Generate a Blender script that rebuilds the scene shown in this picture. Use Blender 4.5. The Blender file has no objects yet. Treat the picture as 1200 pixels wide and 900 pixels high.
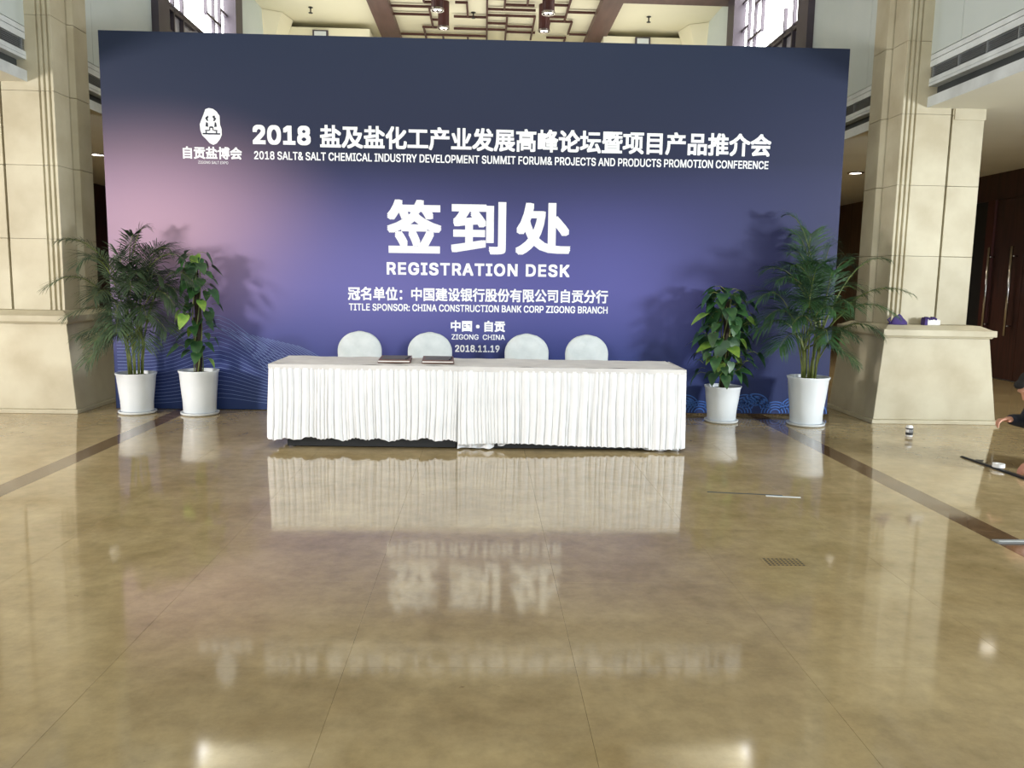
import bpy, bmesh, math, random
from math import sin, cos, pi, radians
from mathutils import Vector, Matrix
random.seed(7)
S = bpy.context.scene
C = bpy.context.scene.collection

# ------------------------------------------------------------------ camera
FOC, PITCH, YAW, ROLL, CAMH = 946.25, .1281, .0369, .0184, 1.5042
cam_d = bpy.data.cameras.new('camera'); cam = bpy.data.objects.new('camera', cam_d); C.objects.link(cam)
cam_d.sensor_width = 36; cam_d.lens = FOC / 1200 * 36; cam_d.clip_start = .05; cam_d.clip_end = 200
fwd = Vector((sin(YAW) * cos(PITCH), cos(YAW) * cos(PITCH), -sin(PITCH)))
right = Vector((cos(YAW), -sin(YAW), 0)); up = right.cross(fwd)
r2 = right * cos(ROLL) + up * sin(ROLL); u2 = up * cos(ROLL) - right * sin(ROLL)
M3 = Matrix((r2, u2, -fwd)).transposed()
cam.matrix_world = Matrix.Translation((0, 0, CAMH)) @ M3.to_4x4()
S.camera = cam

# ------------------------------------------------------------------ world, light, exposure
S.view_settings.view_transform = 'Standard'; S.view_settings.look = 'None'
S.view_settings.exposure = 0.0; S.view_settings.gamma = 1.0
W = bpy.data.worlds.new('sky'); S.world = W; W.use_nodes = True
bg = W.node_tree.nodes['Background']; bg.inputs[0].default_value = (.80, .92, 1, 1); bg.inputs[1].default_value = 1.15
S.cycles.max_bounces = 7; S.cycles.diffuse_bounces = 4; S.cycles.glossy_bounces = 4
S.cycles.caustics_reflective = False; S.cycles.caustics_refractive = False

def area(name, loc, target, sx, sy, power, col, spread=pi):
    d = bpy.data.lights.new(name, 'AREA'); d.shape = 'RECTANGLE'; d.size = sx; d.size_y = sy
    d.energy = power; d.color = col; d.spread = spread
    o = bpy.data.objects.new(name, d); C.objects.link(o); o.location = loc
    o.rotation_euler = (Vector(target) - Vector(loc)).to_track_quat('-Z', 'Y').to_euler(); return o
def spot(name, loc, target, power, col, ang=60, blend=.6, rad=.08):
    d = bpy.data.lights.new(name, 'SPOT'); d.energy = power; d.color = col; d.spot_size = radians(ang)
    d.spot_blend = blend; d.shadow_soft_size = rad
    o = bpy.data.objects.new(name, d); C.objects.link(o); o.location = loc
    o.rotation_euler = (Vector(target) - Vector(loc)).to_track_quat('-Z', 'Y').to_euler(); return o
DAY = (.93, .98, 1.0); WARM = (1, .86, .66)
area('entrance_daylight', (0, -7.6, 3.6), (0, 9, 1.0), 9, 5.5, 350, DAY)
area('left_window_daylight', (-8.5, 3.2, 2.0), (-1.5, 8.6, 1.3), 0.8, 0.9, 255, (1, .94, .9), radians(120))
area('right_window_daylight', (8.5, 3.2, 2.0), (1.5, 8.6, 1.3), 0.8, 0.9, 255, (.9, .95, 1), radians(120))
area('hall_ceiling_light', (0, 4.5, 6.95), (0, 4.5, 0), 5, 7, 150, (1, .96, .86))
area('ceiling_fill_light', (0, 17.6, 5.7), (0, 17.7, 7.1), 8.5, 2.2, 85, (1, .99, .90))  # unseen fill added behind the banner to brighten the ceiling

# ------------------------------------------------------------------ materials
def srgb(r, g, b):
    f = lambda c: (c / 255 / 12.92) if c / 255 <= .04045 else ((c / 255 + .055) / 1.055) ** 2.4
    return (f(r), f(g), f(b), 1)
def newmat(name):
    m = bpy.data.materials.new(name); m.use_nodes = True
    nt = m.node_tree; return m, nt, nt.nodes['Principled BSDF']
def mat(name, col, rough=.6, col2=None, scale=4., bump=0., metal=0., spec=.5, coord='Object', vary=0., stretch=(1, 1, 1), detail=5., sheen=0):
    m, nt, b = newmat(name); N = nt.nodes; L = nt.links
    b.inputs['Roughness'].default_value = rough; b.inputs['Metallic'].default_value = metal
    b.inputs['Specular IOR Level'].default_value = spec
    if sheen: b.inputs['Sheen Weight'].default_value = sheen
    tc = N.new('ShaderNodeTexCoord'); mp = N.new('ShaderNodeMapping'); mp.inputs['Scale'].default_value = stretch
    if coord == 'World':
        g = N.new('ShaderNodeNewGeometry'); L.new(g.outputs['Position'], mp.inputs[0])
    else: L.new(tc.outputs[coord], mp.inputs[0])
    nz = N.new('ShaderNodeTexNoise'); nz.inputs['Scale'].default_value = scale; nz.inputs['Detail'].default_value = detail
    L.new(mp.outputs[0], nz.inputs['Vector'])
    c2 = col2 or tuple(c * .8 for c in col[:3]) + (1,)
    mx = N.new('ShaderNodeMix'); mx.data_type = 'RGBA'; mx.inputs[6].default_value = col; mx.inputs[7].default_value = c2
    rp = N.new('ShaderNodeMapRange'); rp.inputs[1].default_value = .35; rp.inputs[2].default_value = .68
    L.new(nz.outputs[0], rp.inputs[0]); L.new(rp.outputs[0], mx.inputs[0])
    out = mx.outputs[2]
    if vary:
        oi = N.new('ShaderNodeObjectInfo'); hs = N.new('ShaderNodeHueSaturation')
        mr = N.new('ShaderNodeMapRange'); mr.inputs[3].default_value = 1 - vary; mr.inputs[4].default_value = 1 + vary
        L.new(oi.outputs['Random'], mr.inputs[0]); L.new(mr.outputs[0], hs.inputs['Value']); L.new(out, hs.inputs['Color']); out = hs.outputs[0]
    L.new(out, b.inputs['Base Color'])
    if bump:
        bp = N.new('ShaderNodeBump'); bp.inputs['Strength'].default_value = bump; bp.inputs['Distance'].default_value = .01
        L.new(nz.outputs[0], bp.inputs['Height']); L.new(bp.outputs[0], b.inputs['Normal'])
    return m
def emis(name, col, st):
    m, nt, b = newmat(name); b.inputs['Base Color'].default_value = col
    b.inputs['Emission Color'].default_value = col; b.inputs['Emission Strength'].default_value = st; return m

STONE = mat('cream_stone', srgb(193, 186, 162), .62, srgb(172, 162, 136), 2.2, .08, vary=.05, coord='World')
STONE_D = mat('stone_joint', srgb(150, 140, 114), .8)
WHITEP = mat('pale_plaster', srgb(206, 214, 212), .7, srgb(198, 208, 206), 1.2)
BANDW = mat('white_band', srgb(222, 228, 230), .55)
DARKG = mat('dark_slot', srgb(74, 78, 78), .7)
GRIL = mat('grille_metal', srgb(130, 134, 136), .5)
SOFF = mat('soffit_paint', srgb(222, 220, 206), .8, srgb(214, 212, 196), .6)
WOOD = mat('dark_wood', srgb(70, 40, 34), .42, srgb(48, 28, 25), 3, coord='World', stretch=(6, 6, .6))
WOODB = mat('brown_wood', srgb(112, 86, 60), .5, srgb(88, 66, 46), 3, coord='World', stretch=(6, 6, .6))
LATT = mat('lattice_wood', srgb(74, 32, 27), .5)
BEAM = mat('beam_wood', srgb(98, 70, 66), .5, srgb(84, 58, 54), 2, coord='World', stretch=(4, .6, 4))
CEIL = mat('cream_ceiling', srgb(240, 234, 208), .8, srgb(234, 228, 200), .5)
POST = mat('window_post', srgb(74, 66, 76), .5)
CHROME = mat('chrome', srgb(205, 200, 196), .22, metal=1)
WINL = emis('lit_window', (1, 1, 1, 1), 9)
LAMP = emis('lamp_glow', (1, .93, .8, 1), 8)
TEXTM = mat('white_print', srgb(250, 252, 255), .5)
LINEM = mat('pale_blue_print', srgb(120, 140, 190), .5)
WAVEM = mat('wave_print', srgb(60, 110, 190), .5)
CLOTH = mat('white_cloth', srgb(242, 243, 246), .85, srgb(234, 236, 240), 6, .15, sheen=.2)
CLOTHT = mat('white_cloth_top', srgb(226, 224, 222), .8, srgb(212, 210, 210), 5, .3)
CHAIRM = mat('chair_cover_fabric', srgb(208, 214, 214), .75, srgb(190, 198, 198), 7, .5)
BLACK = mat('black_metal', srgb(24, 24, 26), .5)
POTM = mat('white_glaze', srgb(232, 236, 238), .3, srgb(222, 228, 232), 3)
SOIL = mat('soil', srgb(52, 40, 30), .95, bump=.6, scale=30)
FROND = mat('palm_green', srgb(52, 88, 46), .5, srgb(30, 60, 34), 9, vary=.25)
FRONDD = mat('palm_dark_green', srgb(66, 86, 56), .55, srgb(36, 54, 38), 9, vary=.25)
STEMM = mat('palm_stem', srgb(120, 128, 62), .5, srgb(86, 100, 50), 14)
LEAFM = mat('pothos_leaf', srgb(54, 92, 46), .4, srgb(30, 64, 34), 12, vary=.3)
LEAFY = mat('pothos_pale_leaf', srgb(128, 156, 64), .4, srgb(84, 122, 50), 12, vary=.2)
MOSS = mat('moss_pole', srgb(52, 42, 30), .95, srgb(34, 30, 22), 20, .8)
FRAME = mat('panel_side', srgb(30, 34, 52), .6)
SKIN = mat('skin', srgb(196, 146, 122), .5, srgb(180, 126, 106), 8)
HAIR = mat('black_hair', srgb(28, 24, 24), .85, srgb(16, 14, 14), 60)
SHIRT = mat('navy_shirt', srgb(26, 30, 44), .85, bump=.3, scale=14)
TROUS = mat('dark_trousers', srgb(40, 42, 50), .85, bump=.3, scale=14)
SHOE = mat('black_shoe', srgb(22, 22, 22), .4)
PAPER = mat('white_paper', srgb(228, 226, 222), .7)
BINDER = mat('grey_binder', srgb(96, 92, 88), .55, srgb(84, 80, 76), 4)
BROWN = mat('brown_edge', srgb(112, 78, 62), .5)
PURPLE = mat('purple_cloth', srgb(62, 44, 108), .8, bump=.4, scale=12)
WPLAST = mat('white_plastic', srgb(236, 236, 236), .4)

def floor_mat(name, base, dark, rough=.07):
    m, nt, b = newmat(name); N = nt.nodes; L = nt.links
    g = N.new('ShaderNodeNewGeometry')
    n1 = N.new('ShaderNodeTexNoise'); n1.inputs['Scale'].default_value = 1.6; n1.inputs['Detail'].default_value = 8; n1.inputs['Roughness'].default_value = .62
    n2 = N.new('ShaderNodeTexNoise'); n2.inputs['Scale'].default_value = 9; n2.inputs['Detail'].default_value = 6; n2.inputs['Roughness'].default_value = .7
    vo = N.new('ShaderNodeTexNoise'); vo.inputs['Scale'].default_value = 5.5; vo.inputs['Detail'].default_value = 10; vo.inputs['Roughness'].default_value = .72; vo.inputs['Distortion'].default_value = .2
    for n in (n1, n2, vo): L.new(g.outputs['Position'], n.inputs['Vector'])
    r1 = N.new('ShaderNodeValToRGB'); r1.color_ramp.elements[0].position = .36; r1.color_ramp.elements[1].position = .64
    r1.color_ramp.elements[0].color = dark; r1.color_ramp.elements[1].color = base
    L.new(n1.outputs[0], r1.inputs[0])
    m2 = N.new('ShaderNodeMix'); m2.data_type = 'RGBA'; m2.blend_type = 'OVERLAY'; m2.inputs[0].default_value = .32
    bw = N.new('ShaderNodeMapRange'); bw.inputs[1].default_value = .3; bw.inputs[2].default_value = .7; bw.inputs[3].default_value = .25; bw.inputs[4].default_value = .75
    L.new(n2.outputs[0], bw.inputs[0]); L.new(r1.outputs[0], m2.inputs[6]); L.new(bw.outputs[0], m2.inputs[7])
    # sparse dark mineral flecks
    fl = N.new('ShaderNodeValToRGB'); fl.color_ramp.elements[0].position = .665; fl.color_ramp.elements[1].position = .71
    fl.color_ramp.elements[0].color = (0, 0, 0, 1); fl.color_ramp.elements[1].color = (.6, .6, .6, 1); L.new(vo.outputs[0], fl.inputs[0])
    m3 = N.new('ShaderNodeMix'); m3.data_type = 'RGBA'; m3.inputs[7].default_value = srgb(104, 78, 56)
    L.new(fl.outputs[0], m3.inputs[0]); L.new(m2.outputs[2], m3.inputs[6])
    oi = N.new('ShaderNodeObjectInfo'); hs = N.new('ShaderNodeHueSaturation'); mr = N.new('ShaderNodeMapRange')
    mr.inputs[3].default_value = .97; mr.inputs[4].default_value = 1.03; L.new(oi.outputs['Random'], mr.inputs[0])
    L.new(mr.outputs[0], hs.inputs['Value']); L.new(m3.outputs[2], hs.inputs['Color']); L.new(hs.outputs[0], b.inputs['Base Color'])
    rr = N.new('ShaderNodeMapRange'); rr.inputs[3].default_value = rough * .8; rr.inputs[4].default_value = rough * 1.3
    L.new(n1.outputs[0], rr.inputs[0]); L.new(rr.outputs[0], b.inputs['Roughness'])
    b.inputs['IOR'].default_value = 1.8
    return m
FLOORM = floor_mat('beige_marble', srgb(174, 156, 118), srgb(154, 135, 98))
STRIPE = floor_mat('brown_marble', srgb(112, 90, 66), srgb(92, 72, 52))

WZ = 5.62
FROST = mat('frosted_panel', srgb(206, 204, 214), .5)
def print_mat():
    """banner sheet colours: navy top, violet middle, mauve ellipse at the left, blue foot"""
    m, nt, b = newmat('banner_print'); N = nt.nodes; L = nt.links
    tc = N.new('ShaderNodeTexCoord'); sp = N.new('ShaderNodeSeparateXYZ'); L.new(tc.outputs['Object'], sp.inputs[0])
    mr = N.new('ShaderNodeMapRange'); mr.inputs[1].default_value = 0; mr.inputs[2].default_value = 4.04; L.new(sp.outputs['Z'], mr.inputs[0])
    rp = N.new('ShaderNodeValToRGB'); cr = rp.color_ramp
    cr.elements[0].position = 0; cr.elements[0].color = srgb(34, 54, 104)
    cr.elements[1].position = 1; cr.elements[1].color = srgb(26, 38, 64)
    for p, c in ((.14, srgb(46, 58, 116)), (.34, srgb(78, 78, 138)), (.56, srgb(56, 58, 106)), (.70, srgb(26, 33, 62))):
        e = cr.elements.new(p); e.color = c
    L.new(mr.outputs[0], rp.inputs[0])
    def blob(cx, cz, rx, rz, col, amt, prev):
        mp = N.new('ShaderNodeMapping'); mp.inputs['Location'].default_value = (-cx / rx, 0, -cz / rz); mp.inputs['Scale'].default_value = (1 / rx, 0, 1 / rz)
        L.new(tc.outputs['Object'], mp.inputs[0])
        g = N.new('ShaderNodeTexGradient'); g.gradient_type = 'SPHERICAL'; L.new(mp.outputs[0], g.inputs[0])
        sm = N.new('ShaderNodeMapRange'); sm.interpolation_type = 'SMOOTHSTEP'; sm.inputs[4].default_value = amt; L.new(g.outputs[0], sm.inputs[0])
        mx = N.new('ShaderNodeMix'); mx.data_type = 'RGBA'; mx.inputs[7].default_value = col
        L.new(sm.outputs[0], mx.inputs[0]); L.new(prev, mx.inputs[6]); return mx.outputs[2]
    o = rp.outputs[0]
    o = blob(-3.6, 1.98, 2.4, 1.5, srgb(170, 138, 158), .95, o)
    o = blob(-1.2, 1.45, 2.4, 1.3, srgb(116, 112, 178), .5, o)
    o = blob(1.3, 1.5, 1.8, 1.1, srgb(90, 90, 160), .45, o)
    o = blob(4.1, 1.5, 2.7, 3.2, srgb(30, 36, 74), .95, o)
    L.new(o, b.inputs['Base Color']); b.inputs['Roughness'].default_value = .55; b.inputs['Specular IOR Level'].default_value = .35
    return m
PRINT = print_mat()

# ------------------------------------------------------------------ mesh helpers
class MB:
    def __init__(s): s.v = []; s.f = []; s.m = []; s.mats = []; s.cur = 0; s.sm = []; s.smooth = False
    def use(s, m):
        if m not in s.mats: s.mats.append(m)
        s.cur = s.mats.index(m); return s
    def add(s, vs, fs):
        o = len(s.v); s.v += [tuple(v) for v in vs]
        for f in fs: s.f.append(tuple(i + o for i in f)); s.m.append(s.cur); s.sm.append(s.smooth)
        return s
    def box(s, x0, x1, y0, y1, z0, z1):
        x0, x1 = min(x0, x1), max(x0, x1); y0, y1 = min(y0, y1), max(y0, y1)
        return s.add([(x0, y0, z0), (x1, y0, z0), (x1, y1, z0), (x0, y1, z0), (x0, y0, z1), (x1, y0, z1), (x1, y1, z1), (x0, y1, z1)],
                     [(0, 3, 2, 1), (4, 5, 6, 7), (0, 1, 5, 4), (1, 2, 6, 5), (2, 3, 7, 6), (3, 0, 4, 7)])
    def frus(s, a, b):  # a, b = (x0,x1,y0,y1,z)
        return s.add([(a[0], a[2], a[4]), (a[1], a[2], a[4]), (a[1], a[3], a[4]), (a[0], a[3], a[4]),
                      (b[0], b[2], b[4]), (b[1], b[2], b[4]), (b[1], b[3], b[4]), (b[0], b[3], b[4])],
                     [(0, 3, 2, 1), (4, 5, 6, 7), (0, 1, 5, 4), (1, 2, 6, 5), (2, 3, 7, 6), (3, 0, 4, 7)])
    def prism(s, poly, z0, z1):
        n = len(poly)
        return s.add([(x, y, z0) for x, y in poly] + [(x, y, z1) for x, y in poly],
                     [tuple(range(n - 1, -1, -1)), tuple(range(n, 2 * n))] + [(i, (i + 1) % n, n + (i + 1) % n, n + i) for i in range(n)])
    def lathe(s, prof, n=28, cx=0, cy=0, wob=None, cap0=True, cap1=True):
        vs = []
        for k, (r, z) in enumerate(prof):
            for i in range(n):
                a = 2 * pi * i / n; rr = r * (1 + (wob(a, k) if wob else 0)); vs.append((cx + rr * cos(a), cy + rr * sin(a), z))
        fs = [(k * n + i, k * n + (i + 1) % n, (k + 1) * n + (i + 1) % n, (k + 1) * n + i) for k in range(len(prof) - 1) for i in range(n)]
        if cap0: fs.append(tuple(range(n - 1, -1, -1)))
        if cap1: fs.append(tuple((len(prof) - 1) * n + i for i in range(n)))
        return s.add(vs, fs)
    def tube(s, pts, r, n=8, cap=True):
        pts = [Vector(p) for p in pts]; rs = r if isinstance(r, (list, tuple)) else [r] * len(pts); vs = []
        ref = None
        for i, p in enumerate(pts):
            t = (pts[min(i + 1, len(pts) - 1)] - pts[max(i - 1, 0)]).normalized()
            if ref is None: ref = Vector((0, 0, 1)) if abs(t.z) < .9 else Vector((1, 0, 0))
            a = t.cross(ref).normalized(); b = a.cross(t).normalized(); ref = b
            for k in range(n): vs.append(p + (a * cos(2 * pi * k / n) + b * sin(2 * pi * k / n)) * rs[i])
        fs = [(i * n + k, i * n + (k + 1) % n, (i + 1) * n + (k + 1) % n, (i + 1) * n + k) for i in range(len(pts) - 1) for k in range(n)]
        if cap: fs += [tuple(range(n - 1, -1, -1)), tuple((len(pts) - 1) * n + k for k in range(n))]
        return s.add(vs, fs)
    def mesh(s, name):
        me = bpy.data.meshes.new(name); me.from_pydata(s.v, [], s.f)
        for m in s.mats: me.materials.append(m)
        me.polygons.foreach_set('material_index', s.m); me.polygons.foreach_set('use_smooth', s.sm)
        me.update(); return me
    def build(s, name, parent=None, kind=None, bevel=0):
        return link(name, s.mesh(name), parent, kind, bevel)
def link(name, me, parent=None, kind=None, bevel=0, loc=None):
    o = bpy.data.objects.new(name, me); C.objects.link(o)
    if parent: o.parent = parent
    if kind: o['kind'] = kind
    if loc is not None: o.location = loc
    if bevel:
        b = o.modifiers.new('bevel', 'BEVEL'); b.width = bevel; b.segments = 2; b.limit_method = 'ANGLE'
    return o
def tag(o, label=None, cat=None, group=None, kind=None):
    if label: o['label'] = label
    if cat: o['category'] = cat
    if group: o['group'] = group
    if kind: o['kind'] = kind
    return o
def thing(name, label=None, cat=None, loc=(0, 0, 0), group=None, kind=None, rz=0):
    o = bpy.data.objects.new(name, None); C.objects.link(o); o.location = loc; o.rotation_euler.z = rz
    return tag(o, label, cat, group, kind)
def M(m): return MB().use(m)

# ------------------------------------------------------------------ floor
fl = thing('floor', kind='structure')
M(mat('floor_joint', srgb(128, 114, 86), .3)).box(-9, 9, -8, 20.2, -.2, -.012).build('mortar_bed', fl)
xs = [-3.40 - .9 * k for k in range(7)][::-1] + [-3.22 + .9 * k for k in range(8)] + [3.27 + .9 * k for k in range(7)]
cols = [(xs[i], xs[i + 1]) for i in range(len(xs) - 1)]
ys = [1.19 + .9 * k for k in range(15)]
J = .0004
tile_cache = {}
def tile(w, d, m):
    k = (round(w, 3), round(d, 3), m.name)
    if k not in tile_cache:
        h = .0005
        tile_cache[k] = M(m).frus((-w / 2 + J, w / 2 - J, -d / 2 + J, d / 2 - J, -.012), (-w / 2 + J, w / 2 - J, -d / 2 + J, d / 2 - J, -h)) \
            .frus((-w / 2 + J, w / 2 - J, -d / 2 + J, d / 2 - J, -h), (-w / 2 + J + h, w / 2 - J - h, -d / 2 + J + h, d / 2 - J - h, 0)).mesh('floor_tile')
    return tile_cache[k]
for j in range(len(ys) - 1):
    for a, b in cols:
        y0, y1 = ys[j], ys[j + 1]; m = STRIPE if b - a < .3 else FLOORM
        if a < -4.3 and y0 > 13 : pass
        link('floor_tile', tile(b - a, y1 - y0, m), fl, loc=((a + b) / 2, (y0 + y1) / 2, 0))
rest = MB()
for y0, y1 in [(-8 + .9 * k + .19, -8 + .9 * k + 1.09) for k in range(10)] + [(ys[-1] + .9 * k, ys[-1] + .9 * (k + 1)) for k in range(6)]:
    for a, b in cols:
        rest.use(STRIPE if b - a < .3 else FLOORM); rest.box(a + J, b - J, y0 + J, y1 - J, -.012, 0)
rest.build('floor_tiles_beyond', fl, 'stuff')

# ------------------------------------------------------------------ side walls with gallery fascia
FX = 4.8
for sx, nm in ((1, 'wall_right'), (-1, 'wall_left')):
    w = thing(nm, kind='structure'); zo = 0.02 if sx < 0 else 0
    def bx(m, x0, x1, y0, y1, z0, z1, name='fascia_band', kind=None): return M(m).box(sx * (FX + x0), sx * (FX + x1), y0, y1, z0 + zo, z1 + zo).build(name, w, kind)
    bx(BANDW, 0, .014, -8, 20, 3.45, 3.56); bx(SOFF, .014, .1, -8, 20, 3.45, 3.555, 'band_back')
    bx(DARKG, .10, .25, -8, 20, 3.56, 3.67, 'shadow_gap')
    bx(BANDW, 0, .25, -8, 20, 3.67, 3.70); bx(BANDW, .008, .25, -8, 20, 3.70, 3.706); bx(BANDW, 0, .25, -8, 20, 3.706, 3.75)
    bx(DARKG, .05, .25, -8, 20, 3.75, 3.87, 'grille_back')
    sl = M(GRIL)
    for k in range(6): sl.box(sx * (FX + .012), sx * (FX + .04), -8, 20, 3.757 + zo + k * .019, 3.763 + zo + k * .019)
    sl.build('grille_louvres', w, 'stuff')
    y = -7.55
    while y < 20:
        bx(GRIL, .004, .05, y - .006, y + .006, 3.75, 3.87, 'grille_divider'); y += .47
    bx(BANDW, 0, .25, -8, 20, 3.87, 3.935); bx(DARKG, .012, .25, -8, 20, 3.935, 3.942, 'shadow_gap')
    bx(BANDW, 0, .25, -8, 20, 3.942, 3.995); bx(DARKG, .012, .25, -8, 20, 3.995, 4.003, 'shadow_gap')
    # upper plaster panels
    for a, b in [(-8 + 2.05 * k + .0, -8 + 2.05 * (k + 1)) for k in range(9)] + [(10.45, 12.3)]:
        bx(WHITEP, 0, .2, a + .003, b - .003, 4.003, 7.13, 'wall_panel')
    bx(DARKG, .2, .25, -8, 12.3, 4.003, 7.13, 'panel_back')
    bx(WHITEP, 0, .2, 12.3, 16.5, 4.003, 4.6, 'wall_panel')
    bx(WHITEP, 0, .2, 16.5, 20, 4.003, 7.13, 'wall_panel')
    # clerestory window with lattice
    wn = thing('window_%d' % (1 if sx > 0 else 2), kind='structure')
    M(POST).box(sx * 4.70, sx * 5.0, 12.3, 12.72, 4.0, 7.13).build('window_post', wn)
    M(POST).box(sx * 4.70, sx * 5.0, 16.02, 16.45, 4.0, 7.13).build('window_post', wn)
    M(POST).box(sx * 4.78, sx * 4.9, 12.72, 16.02, 4.6, 4.72).build('window_sill', wn)
    M(WINL).box(sx * 4.93, sx * 4.95, 12.72, 16.02, WZ, 7.13).build('glass_pane', wn)
    M(FROST).box(sx * 4.93, sx * 4.95, 12.72, 16.02, 4.72, WZ).build('frosted_pane', wn)
    M(POST).box(sx * 4.88, sx * 4.93, 12.72, 16.02, WZ - .02, WZ + .02).build('window_rail', wn)
    def bar(y0, y1, z0, z1): M(POST).box(sx * 4.86, sx * 4.92, y0, y1, z0, z1).build('lattice_bar', wn)
    t = .02
    for yy, z0, z1 in ((12.95, 4.72, 7.1), (13.35, 4.72, 7.1), (13.75, 4.72, 6.0), (15.3, 4.72, 7.1), (15.65, 5.7, 7.1), (14.9, 6.0, 6.9)): bar(yy - t, yy + t, z0, z1)
    for y0, y1, z in ((12.72, 13.35, 5.2), (12.95, 14.3, 5.55), (13.35, 14.3, 5.0), (12.72, 12.95, 6.2), (12.95, 13.35, 6.7), (15.3, 16.02, 5.6), (14.9, 15.65, 6.0), (15.65, 16.02, 6.3), (14.6, 15.3, 6.55), (15.3, 16.02, 6.8)): bar(y0, y1, z - .025, z + .025)
    # aisle wall
    aw = thing('wall_right_aisle' if sx > 0 else 'wall_left_aisle', kind='structure')
    M(BLACK).box(sx * 8.8, sx * 8.95, 6.2, 20, 0, 3.5).build('wall_core', aw)
    y = 6.2
    while y < 19.9:
        y2 = min(y + .62, 20)
        if not (sx > 0 and y2 > 12.05 and y < 14.5):
            M(WOODB if sx > 0 and y > 14.6 else WOOD).box(sx * 8.7, sx * 8.8, y + .004, y2 - .004, 0.1, 3.47).build('wall_panel', aw, bevel=.004)
        y += .62
    M(WOOD).box(sx * 8.67, sx * 8.8, 6.2, 12.0 if sx > 0 else 20, 0, .1).build('baseboard', aw)
    M(SOFF).box(sx * 4.9, sx * 9.0, -8, 20.2, 3.45 + zo, 3.6).build('ceiling_aisle_right' if sx > 0 else 'ceiling_aisle_left', kind='structure')

# back walls
bw = thing('wall_back', kind='structure')
for k in range(18):
    a = -9 + k; M(WOODB if k > 12 else WOOD).box(a + .004, a + .996, 20, 20.1, 0, 3.46).build('wall_panel', bw)
M(CEIL).box(-5, 5, 20, 20.2, 3.46, 7.2).build('plaster_panel', bw)
for sx in (1, -1):
    M(CEIL).box(sx * 4.8, sx * 2.62, 18.95, 19.95, 5.6, 6.99).build('bulkhead', bw)

# ------------------------------------------------------------------ atrium ceiling
ce = M(CEIL).box(-5, 5, -8, 20.2, 7.13, 7.3).build('ceiling', kind='structure')
for x0, x1, nm in ((-2.42, -2.0, 1), (2.27, 2.69, 2)):
    M(BEAM).box(x0, x1, -8, 20, 6.98, 7.13).build('trim_%d' % nm, kind='structure')
M(BEAM).box(2.69, 4.8, 16.0, 16.75, 6.98, 7.13).build('trim_3', kind='structure')
M(BEAM).box(-4.8, -2.42, 16.0, 16.75, 6.98, 7.13).build('trim_4', kind='structure')
M(BEAM).box(-2.0, 2.27, 16.0, 16.6, 7.0, 7.13).build('trim_5', kind='structure')
for sx in (1, -1):   # sloped corbels where the clerestory ends
    M(CEIL).add([(sx * 4.8, 18.2, 7.12), (sx * 4.42, 18.4, 7.12), (sx * 4.3, 18.94, 7.12), (sx * 4.8, 18.94, 7.12),
                 (sx * 4.8, 18.4, 6.3), (sx * 4.7, 18.5, 6.3), (sx * 4.6, 18.94, 6.3), (sx * 4.8, 18.94, 6.3)],
                [(3, 2, 1, 0), (4, 5, 6, 7), (0, 1, 5, 4), (1, 2, 6, 5), (2, 3, 7, 6), (3, 0, 4, 7)]).build('trim_%d' % (6 if sx > 0 else 7), kind='structure')
LS = [(-1.99, 17.59, -0.99, 17.59), (-2.0, 18.1, -1.23, 18.1), (-1.19, 18.42, -0.96, 18.42), (-1.45, 18.96, -0.97, 18.96), (-1.98, 19.52, -0.02, 19.52), (-1.29, 17.3, -1.01, 17.3), (-0.7, 16.98, 0.34, 16.98), (-0.66, 17.27, -0.41, 17.27), (-0.72, 18.16, -0.02, 18.16), (-0.75, 19.0, 0.4, 19.0), (0.01, 17.62, 1.0, 17.62), (-0.01, 18.01, 1.02, 18.01), (0.0, 18.55, 0.43, 18.55), (-1.29, 16.7, -1.29, 17.3), (-1.21, 17.61, -1.21, 18.95), (-1.42, 18.98, -1.42, 19.95), (-0.42, 17.28, -0.42, 18.14), (-0.01, 17.03, -0.01, 19.95), (-0.45, 19.55, -0.45, 19.95), (0.35, 16.83, 0.35, 17.6), (0.42, 18.05, 0.42, 19.9), (-1.02, 19.53, -1.02, 19.95), (0.37, 17.32, 0.96, 17.32), (0.42, 18.73, 0.99, 18.73), (0.43, 19.14, 1.08, 19.14), (1.36, 17.25, 1.66, 17.25), (1.26, 17.98, 1.64, 17.98), (1.33, 18.29, 1.83, 18.29), (1.67, 17.66, 2.25, 17.66), (1.86, 19.18, 2.25, 19.18), (1.36, 19.48, 1.79, 19.48), (0.81, 16.79, 0.81, 17.3), (1.01, 18.01, 1.01, 19.67), (1.66, 16.7, 1.66, 18.25), (1.35, 18.31, 1.35, 18.97), (1.83, 18.3, 1.83, 19.16), (1.8, 19.42, 1.8, 19.95), (-2.0, 16.9, -1.05, 16.9), (1.3, 16.8, 2.27, 16.8)]
lt = thing('ceiling_lattice', 'dark red wooden lattice of rectangles under the cream ceiling between two beams', 'lattice', (0, 18, 7.02))
for a, b, c, d in LS:
    if abs(d - b) < .01: mb = M(LATT).box(a, c, b - .028 - 18, b + .028 - 18, 0.03, .07)
    else: mb = M(LATT).box(a - .02, a + .02, b - 18, d - 18, 0.031, .071)
    mb.build('lattice_strip', lt)
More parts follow.
